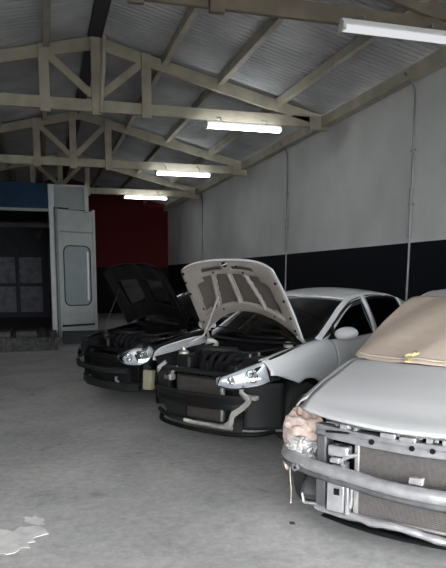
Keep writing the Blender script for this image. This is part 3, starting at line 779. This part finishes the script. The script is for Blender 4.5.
# ---------------------------------------------------------------- black car, far
PB = variant(SED, zt=curve([(.80, .62), (.6, .73), (.4, .80), (0, .87), (-.45, .93), (-1.0, .93), (-1.8, .95), (-2.5, .98), (-3.0, 1.0), (-3.35, .95)]))
bc, GB = car('black_car', (1.33, 8.30, 0), 209, 'black car with raised hood and oval headlight beside the red wall', PB, 'black', dict())
engine_bay(bc, PB, dict(bay='under', sup='plastic', dark=('plastic', 'plastic2', 'plastic2')))
radiator(bc, .60, -.30, .30, .26, .60, 'under', 'plastic2')
bq = beam(bc, [(.62, -.72, .47), (.74, -.45, .46), (.80, 0, .46), (.76, .35, .46), (.70, .50, .46)], .07, .05, 'plastic2')
beam(bc, [(.50, -.66, .60), (.66, -.40, .60), (.72, 0, .60), (.68, .40, .60)], .05, .05, 'plastic', 'grille_bar')
beam(bc, [(.60, -.58, .27), (.70, -.3, .25), (.73, 0, .25), (.70, .4, .25), (.60, .62, .26)], .10, .05, 'plastic2', 'lower_crossmember')
MB().grid(lambda u, v: (.70 - .3 * abs(u * 2 - 1)**2.5, lerp(-.66, .66, u), lerp(.22, .58, v)), 20, 8).build('front_panel', 'plastic', bc, solid=.01, off=0)
headlight(bc, [(.755, .40, .60), (.735, .52, .545), (.66, .64, .535), (.56, .73, .575), (.50, .765, .66)],
              [(.75, .39, .635), (.68, .50, .715), (.58, .60, .76), (.48, .68, .77), (.44, .75, .72)], bowls=((.35, .05), (.66, .055)))
headlight(bc, [(.755, -.40, .60), (.735, -.52, .545), (.66, -.64, .535), (.56, -.73, .575), (.50, -.765, .66)],
              [(.75, -.39, .635), (.68, -.50, .715), (.58, -.60, .76), (.48, -.68, .77), (.44, -.75, .72)], s=-1, bright='plastic2', bowls=())
o = MB().hexa([(.52, .67, .24), (.60, .67, .24), (.56, .78, .24), (.49, .78, .24), (.50, .66, .48), (.58, .66, .48), (.54, .79, .48), (.47, .79, .48)]).build('washer_bottle', 'cream', bc, bevel=.015)
MB().tube([(.52, .73, .48), (.52, .73, .52)], .025, 10).build('bottle_cap', 'plastic', o)
MB().tube(path([(.70, .28, .36), (.72, .30, .33), (.70, .33, .30)], 8), .016, 8).build('tow_hook', 'alloy', bc)
hb = hood_map(PB, 62, .90, .68, .62, .965, .06)
hoodb = MB().grid(lambda u, v: hb(u, v), 30, 26).build('hood', 'black', bc, solid=.004, off=0)
MB().grid(lambda u, v: hb(lerp(.02, .98, u), lerp(.02, .98, v), -.03 - .01 * cos(6 * pi * u)), 40, 30, skip=lambda u, v: .25 < v < .75 and (.12 < u < .44 or .56 < u < .88)).build('hood_frame', 'plastic', hoodb, solid=.012, off=0)
MB().tube([(.30, -.6, .80), tuple(np.array(hb(.12, .6, -.03)))], .006, 6).build('prop_rod', 'plastic', bc)

# ---------------------------------------------------------------- primer-grey car, near right
PG = variant(SED,
    zt=curve([(.80, .775), (.6, .805), (.4, .855), (0, .925), (-.45, .985), (-1.0, .97), (-1.8, 1.0), (-2.5, 1.05), (-3.0, 1.06), (-3.2, 1.02)]),
    yt=curve([(.80, .66), (.6, .695), (.4, .71), (0, .72), (-.45, .73), (-.8, .765), (-1.5, .785), (-2.3, .765), (-3.0, .68), (-3.2, .60)]),
    hdr=-1.38, rail=[(-.42, .735, .985), (-.72, .70, 1.125), (-1.05, .655, 1.265), (-1.38, .61, 1.385), (-1.8, .575, 1.45), (-2.2, .565, 1.435), (-2.6, .585, 1.32), (-2.9, .63, 1.18), (-3.12, .655, 1.065)],
    tip=.785, tail=-3.15, hinge=-.30, r=.325)
CG = (2.42, 3.34, 0); AG = 221
gc, GG = car('primer_grey_car', CG, AG, 'primer grey car with paper-masked windscreen and stripped front end, nearest at right', PG, 'primer', dict(right_fender_short=.50, rimmat='plastic2', no_mirror=True, no_wiper=True, track=.755, wheel_dx=.07))
gz = lambda y: .745 + .03 * (1 - (y / .7)**2)
def hg(u, v, off=0.):
    t = u * 2 - 1; xr_ = -.44 + .20 * (1 - t * t) + .06; xf = .60 + .17 * (1 - t * t)
    x = lerp(xr_, xf, v); wv = PG['yt'](x) + .0
    if x > .62: wv = PG['yt'](.62) + (.0)
    y = t * (PG['yt'](min(x, .58)) - .004); z = PG['zt'](min(x, .80)) - .025 * v * (1 - t * t) + .045 * (1 - t * t) * lerp(1, .5, v) + off
    z -= .015 * max(0, v - .93) / .07
    return (x, y, z)
MB().grid(hg, 36, 36).build('hood', 'primer', gc, solid=.015, off=-1)
MB().grid(lambda u, v: (.50, lerp(-.6, .6, u), lerp(.25, .70, v)), 4, 4).build('radiator_shroud', 'under', gc, solid=.01)
for s in (-1, 1):
    MB().box(.0, .56, min(s * .52, s * .56), max(s * .52, s * .56), .30, .70).build('inner_apron', 'greyplas', gc, smooth=False)
radiator(gc, .60, -.31, .22, .20, .64, 'raddark', 'alloy')
# upper carrier
uc = beam(gc, [(.58, -.58, .685), (.63, -.40, .68), (.67, 0, .672), (.65, .30, .672), (.58, .62, .675)], .075, .07, 'greyplas', 'upper_carrier')
mb = MB(); rg = random.Random(8)
xf_ = lambda y: .685 - .22 * y * y
for k in range(26):
    y = -.50 + k * .042
    if rg.random() < .35: continue
    h_ = rg.choice((.012, .020, .030)); MB().box(xf_(y) - .06, xf_(y) + rg.uniform(-.01, .012), y, y + rg.choice((.022, .034)), .735 - h_, .735).build('grille_clip', rg.choice(('greyplas', 'silver')), uc, smooth=False, bevel=.003)
for zz in (.738, .756):
    MB().tube([(xf_(y) - .01, y, zz) for y in np.linspace(-.52, .58, 16)], .0065, 6).build('grille_slat', 'greyplas', uc)
for ya, yb, xo, z0_, z1_ in ((-.16, -.07, .03, .71, .742), (-.05, .04, .03, .705, .735), (-.42, -.36, .015, .715, .745), (.22, .30, .02, .70, .735)):
    MB().box(xf_(ya) - .03, xf_(ya) + xo, ya, yb, z0_, z1_).build('latch_box', 'silver', uc, bevel=.006)
for y in (-.21, .02, .13):
    MB().tube([(xf_(y) + .005, y, .675), (xf_(y) + .024, y, .675)], .016, 10).build('carrier_hole', 'under', uc)
MB().box(.56, .645, -.57, -.505, .22, .66).build('support_post', 'dgrey', gc, bevel=.01)
MB().box(.58, .665, -.49, -.36, .545, .61).build('side_duct', 'silver', gc, bevel=.012)
MB().tube(path([(.64, -.40, .47), (.66, -.395, .52), (.66, -.36, .555), (.64, -.31, .57)], 12), .013, 8).build('coolant_pipe', 'silver', gc)
lowbox = MB().box(.57, .655, -.495, -.38, .20, .42).build('crash_box', 'silver', gc, bevel=.010)
MB().box(.654, .660, -.445, -.41, .31, .35).build('slot', 'under', lowbox, smooth=False)
MB().box(.57, .66, -.375, -.352, .20, .46).build('side_bracket', 'silver', gc, bevel=.008)
bg = MB()
def bpath(n=40): return path([(.42, -.88, .50), (.56, -.81, .49), (.655, -.62, .475), (.72, -.35, .465), (.755, 0, .445), (.73, .35, .44), (.64, .62, .45), (.50, .80, .48)], n)
BP = bpath()
bg.tube(BP, [.012 + .030 * min(1, i / 6) * min(1, (39 - i) / 5 + .2) for i in range(40)], 16, ry=.95)
bgo = bg.build('bumper_beam', 'silver', gc)
mb = MB(); 
fl = [p + np.array([-.012, 0, -.050]) for p in BP[5:35]]
mb.tube(fl, .030, 10, ry=.9); mb.build('beam_lower_flange', 'flange', bgo)
MB().tube(path([(.42, -.84, .47), (.52, -.80, .44), (.62, -.68, .42), (.68, -.52, .42)], 12), .018, 8).build('beam_end', 'silver', bgo)
p = np.array(BP[10]); MB().tube([p + np.array([.045, -.015, -.03]), p + np.array([.062, -.02, -.03])], .024, 14).build('tow_eye', 'silver', bgo)
MB().tube([p + np.array([.055, -.015, -.03]), p + np.array([.066, -.02, -.03])], .010, 10).build('bolt', 'under', bgo)
MB().box(.715, .755, .02, .10, .49, .53).build('mounting_tab', 'silver', bgo, bevel=.006)
MB().box(.66, .70, -.46, -.40, .515, .545).build('mounting_tab', 'silver', bgo, bevel=.006)
lc = path([(.56, -.60, .18), (.60, -.45, .175), (.63, -.30, .185), (.64, -.20, .178), (.65, -.10, .19), (.65, 0, .185), (.65, .10, .172), (.64, .22, .16), (.63, .35, .17), (.58, .58, .18)], 36)
MB().tube(lc, [.024 + .003 * sin(i * 1.3) for i in range(36)], 10).build('lower_crossmember', 'silver', gc)
MB().grid(lambda u, v: (lerp(.70, .45, v) - .1 * abs(2 * u - 1)**2, lerp(-.55, .55, u), .14 - .02 * v), 12, 3).build('undertray', 'plastic', gc, solid=.006)
MB().tube(path([(.60, -.55, .44), (.62, -.56, .36), (.60, -.56, .22), (.60, -.66, .20), (.60, -.68, .26)], 14), .009, 8).build('wire_stay', 'silver', gc)
MB().grid(lambda u, v: (.52 + .06 * sin(v * 7) , -lerp(.56, .70, u), lerp(.20, .46, v)), 4, 10).build('torn_splash_panel', 'dgrey', gc, solid=.006, off=0)
MB().tube(path([(.55, -.62, .56), (.60, -.66, .52), (.62, -.60, .50)], 8), .026, 10).build('lamp_mount', 'silver', gc)
MB().tube(path([(.58, -.53, .60), (.62, -.58, .57), (.58, -.60, .53)], 8), .020, 8).build('lamp_mount', 'silver', gc)

for y0_, y1_ in ((-.30, -.24), (-.02, .03), (.10, .16), (.34, .40)):
    MB().box(.60, .665, y0_, y1_, .645, .668).build('clip_bracket', 'silver', gc, bevel=.004)
MB().tube(path([(.62, -.345, .47), (.635, -.34, .36), (.63, -.345, .24)], 10), .010, 8).build('coolant_pipe', 'silver', gc)
MB().tube(path([(.66, -.50, .69), (.675, -.40, .70), (.66, -.30, .70), (.675, -.2, .70), (.67, -.1, .705)], 20), .007, 6).build('wiring_loom', 'plastic', gc)
for y_ in (-.42, .30):
    MB().box(.56, .72, y_ - .035, y_ + .035, .42, .50).build('crash_bracket', 'greyplas', gc, bevel=.006)
# masking on the near car
def carframe(nm, mb, m, label, cat, **kw):
    o = mb.build(nm, m, None, **kw); o.location = CG; o.rotation_euler = (0, 0, radians(AG)); return tag(o, label, cat)
ryg = curve([(p[0], p[1]) for p in PG['rail']]); rzg = curve([(p[0], p[2]) for p in PG['rail']])
def mask(u, v):
    t = u * 2 - 1
    xb = -.44 + .20 * (1 - t * t) + .09; yb = .735 * t; zb = .978 + .035 * (1 - t * t)
    x = -1.38 + .09 * (1 - t * t); top = (x, t * (ryg(x) + .008), rzg(x) + .030 + .06 * (1 - t * t))
    k = v
    w = .006 * sin(9 * u + 5 * v) * sin(pi * v) + .004 * sin(23 * u - 7 * v)
    px, py, pz = lerp(xb, top[0], k), lerp(yb, top[1], k), lerp(zb, top[2], k) + .040 * sin(pi * k)
    # follow pillar curvature at the edges
    e = abs(t)**4
    if e > .001:
        rx_ = lerp(-.42, -1.40, k); py = py * (1 - e) + e * (1 if t > 0 else -1) * (ryg(rx_) + .010); pz = pz * (1 - e) + e * (rzg(rx_) + .028); px = px * (1 - e) + e * rx_
    return (px + w, py, pz + w + .008)
mp = carframe('masking_paper', MB().grid(mask, 50, 36), 'paper', 'brown masking paper covering the windscreen of the primer grey car', 'masking paper', solid=.0015, off=1)
tp = MB().grid(lambda u, v: tuple(np.array(mask(u, .035 + .02 * v)) + np.array([.0, 0, .004 + .002 * sin(40 * u)])), 40, 2).build('masking_tape', 'tape', mp, solid=.001, off=1)
carframe('yellow_tape', MB().grid(lambda u, v: tuple(np.array(mask(lerp(.30, .34, u) + .012 * sin(9 * v), -.01 + .11 * v)) + np.array([.012 - .01 * v + .004 * sin(20 * u + 8 * v), 0, .014 + .004 * sin(17 * u)])), 10, 10, skip=lambda u, v: (u > .7 and v < .3) or (u < .2 and v > .75)), 'yellow', 'scrap of yellow tape at the foot of the masked windscreen', 'tape', solid=.001, off=1)

# crumpled cloth and film stuffed into the headlight opening
def crumple(cx_, cy_, cz_, a, b_, c_, seed, amp=.35, n=30):
    rr = random.Random(seed); ph = [rr.uniform(0, 6.28) for _ in range(12)]; fr_ = [rr.randint(2, 7) for _ in range(12)]
    mb = MB()
    def fn(u, v):
        th, ph_ = 2 * pi * u, pi * v
        d = np.array([sin(ph_) * cos(th), sin(ph_) * sin(th), cos(ph_)])
        k = 1 + amp * (.5 * abs(sin(fr_[0] * d[0] * 2 + ph[0] + 3 * d[2])) + .4 * abs(sin(fr_[1] * d[1] * 2.4 + ph[1] + 2 * d[0])) + .35 * abs(sin(fr_[2] * d[2] * 2.2 + ph[2] + 4 * d[1])) - .6)
        return (cx_ + a * d[0] * k, cy_ + b_ * d[1] * k, cz_ + c_ * d[2] * k)
    return mb.grid(fn, n * 2, n)
cl = carframe('crumpled_cloth', crumple(.42, -.76, .64, .08, .10, .12, 5, .42), 'cloth', 'crumpled pinkish cloth stuffed in the headlight opening of the primer grey car', 'cloth', merge=True)
rc = random.Random(12)
for k in range(9):
    z0 = .70 - k * .026; y0 = -.86 + rc.uniform(-.02, .02); y1 = -.62 + rc.uniform(-.03, .04)
    pts = [(.44 + .02 * rc.random(), y0, z0 - .03), (.50, y0 + .04, z0 + rc.uniform(-.02, .03)), (.535 + rc.uniform(-.015, .02), (y0 + y1) / 2, z0 + rc.uniform(-.03, .02)), (.54, y1 - .04, z0 + rc.uniform(-.02, .03)), (.50, y1, z0 + rc.uniform(-.03, .03))]
    MB().tube(path(pts, 16), [.012 + .012 * abs(sin(i * .7 + k)) for i in range(16)], 8, ry=1.5).build('cloth_fold', 'cloth', cl)
MB().tube(path([(.44, -.86, .52), (.42, -.88, .46), (.42, -.88, .38), (.43, -.87, .33)], 12), [.03, .034, .03, .036, .032, .03, .028, .024, .022, .018, .014, .008], 8, ry=.5).build('cloth_fold', 'cloth', cl)
carframe('plastic_film', crumple(.52, -.70, .535, .09, .10, .07, 11, .4, 24), 'cloth2', 'dusty white plastic film bunched below the pink cloth', 'plastic film', merge=True)
carframe('hanging_string', MB().tube(path([(.50, -.80, .46), (.50, -.815, .34), (.49, -.81, .22), (.49, -.81, .13)], 14), .0035, 5), 'tape', 'thin string hanging in front of the tyre of the primer grey car', 'string')

print('objects', len(bpy.data.objects))
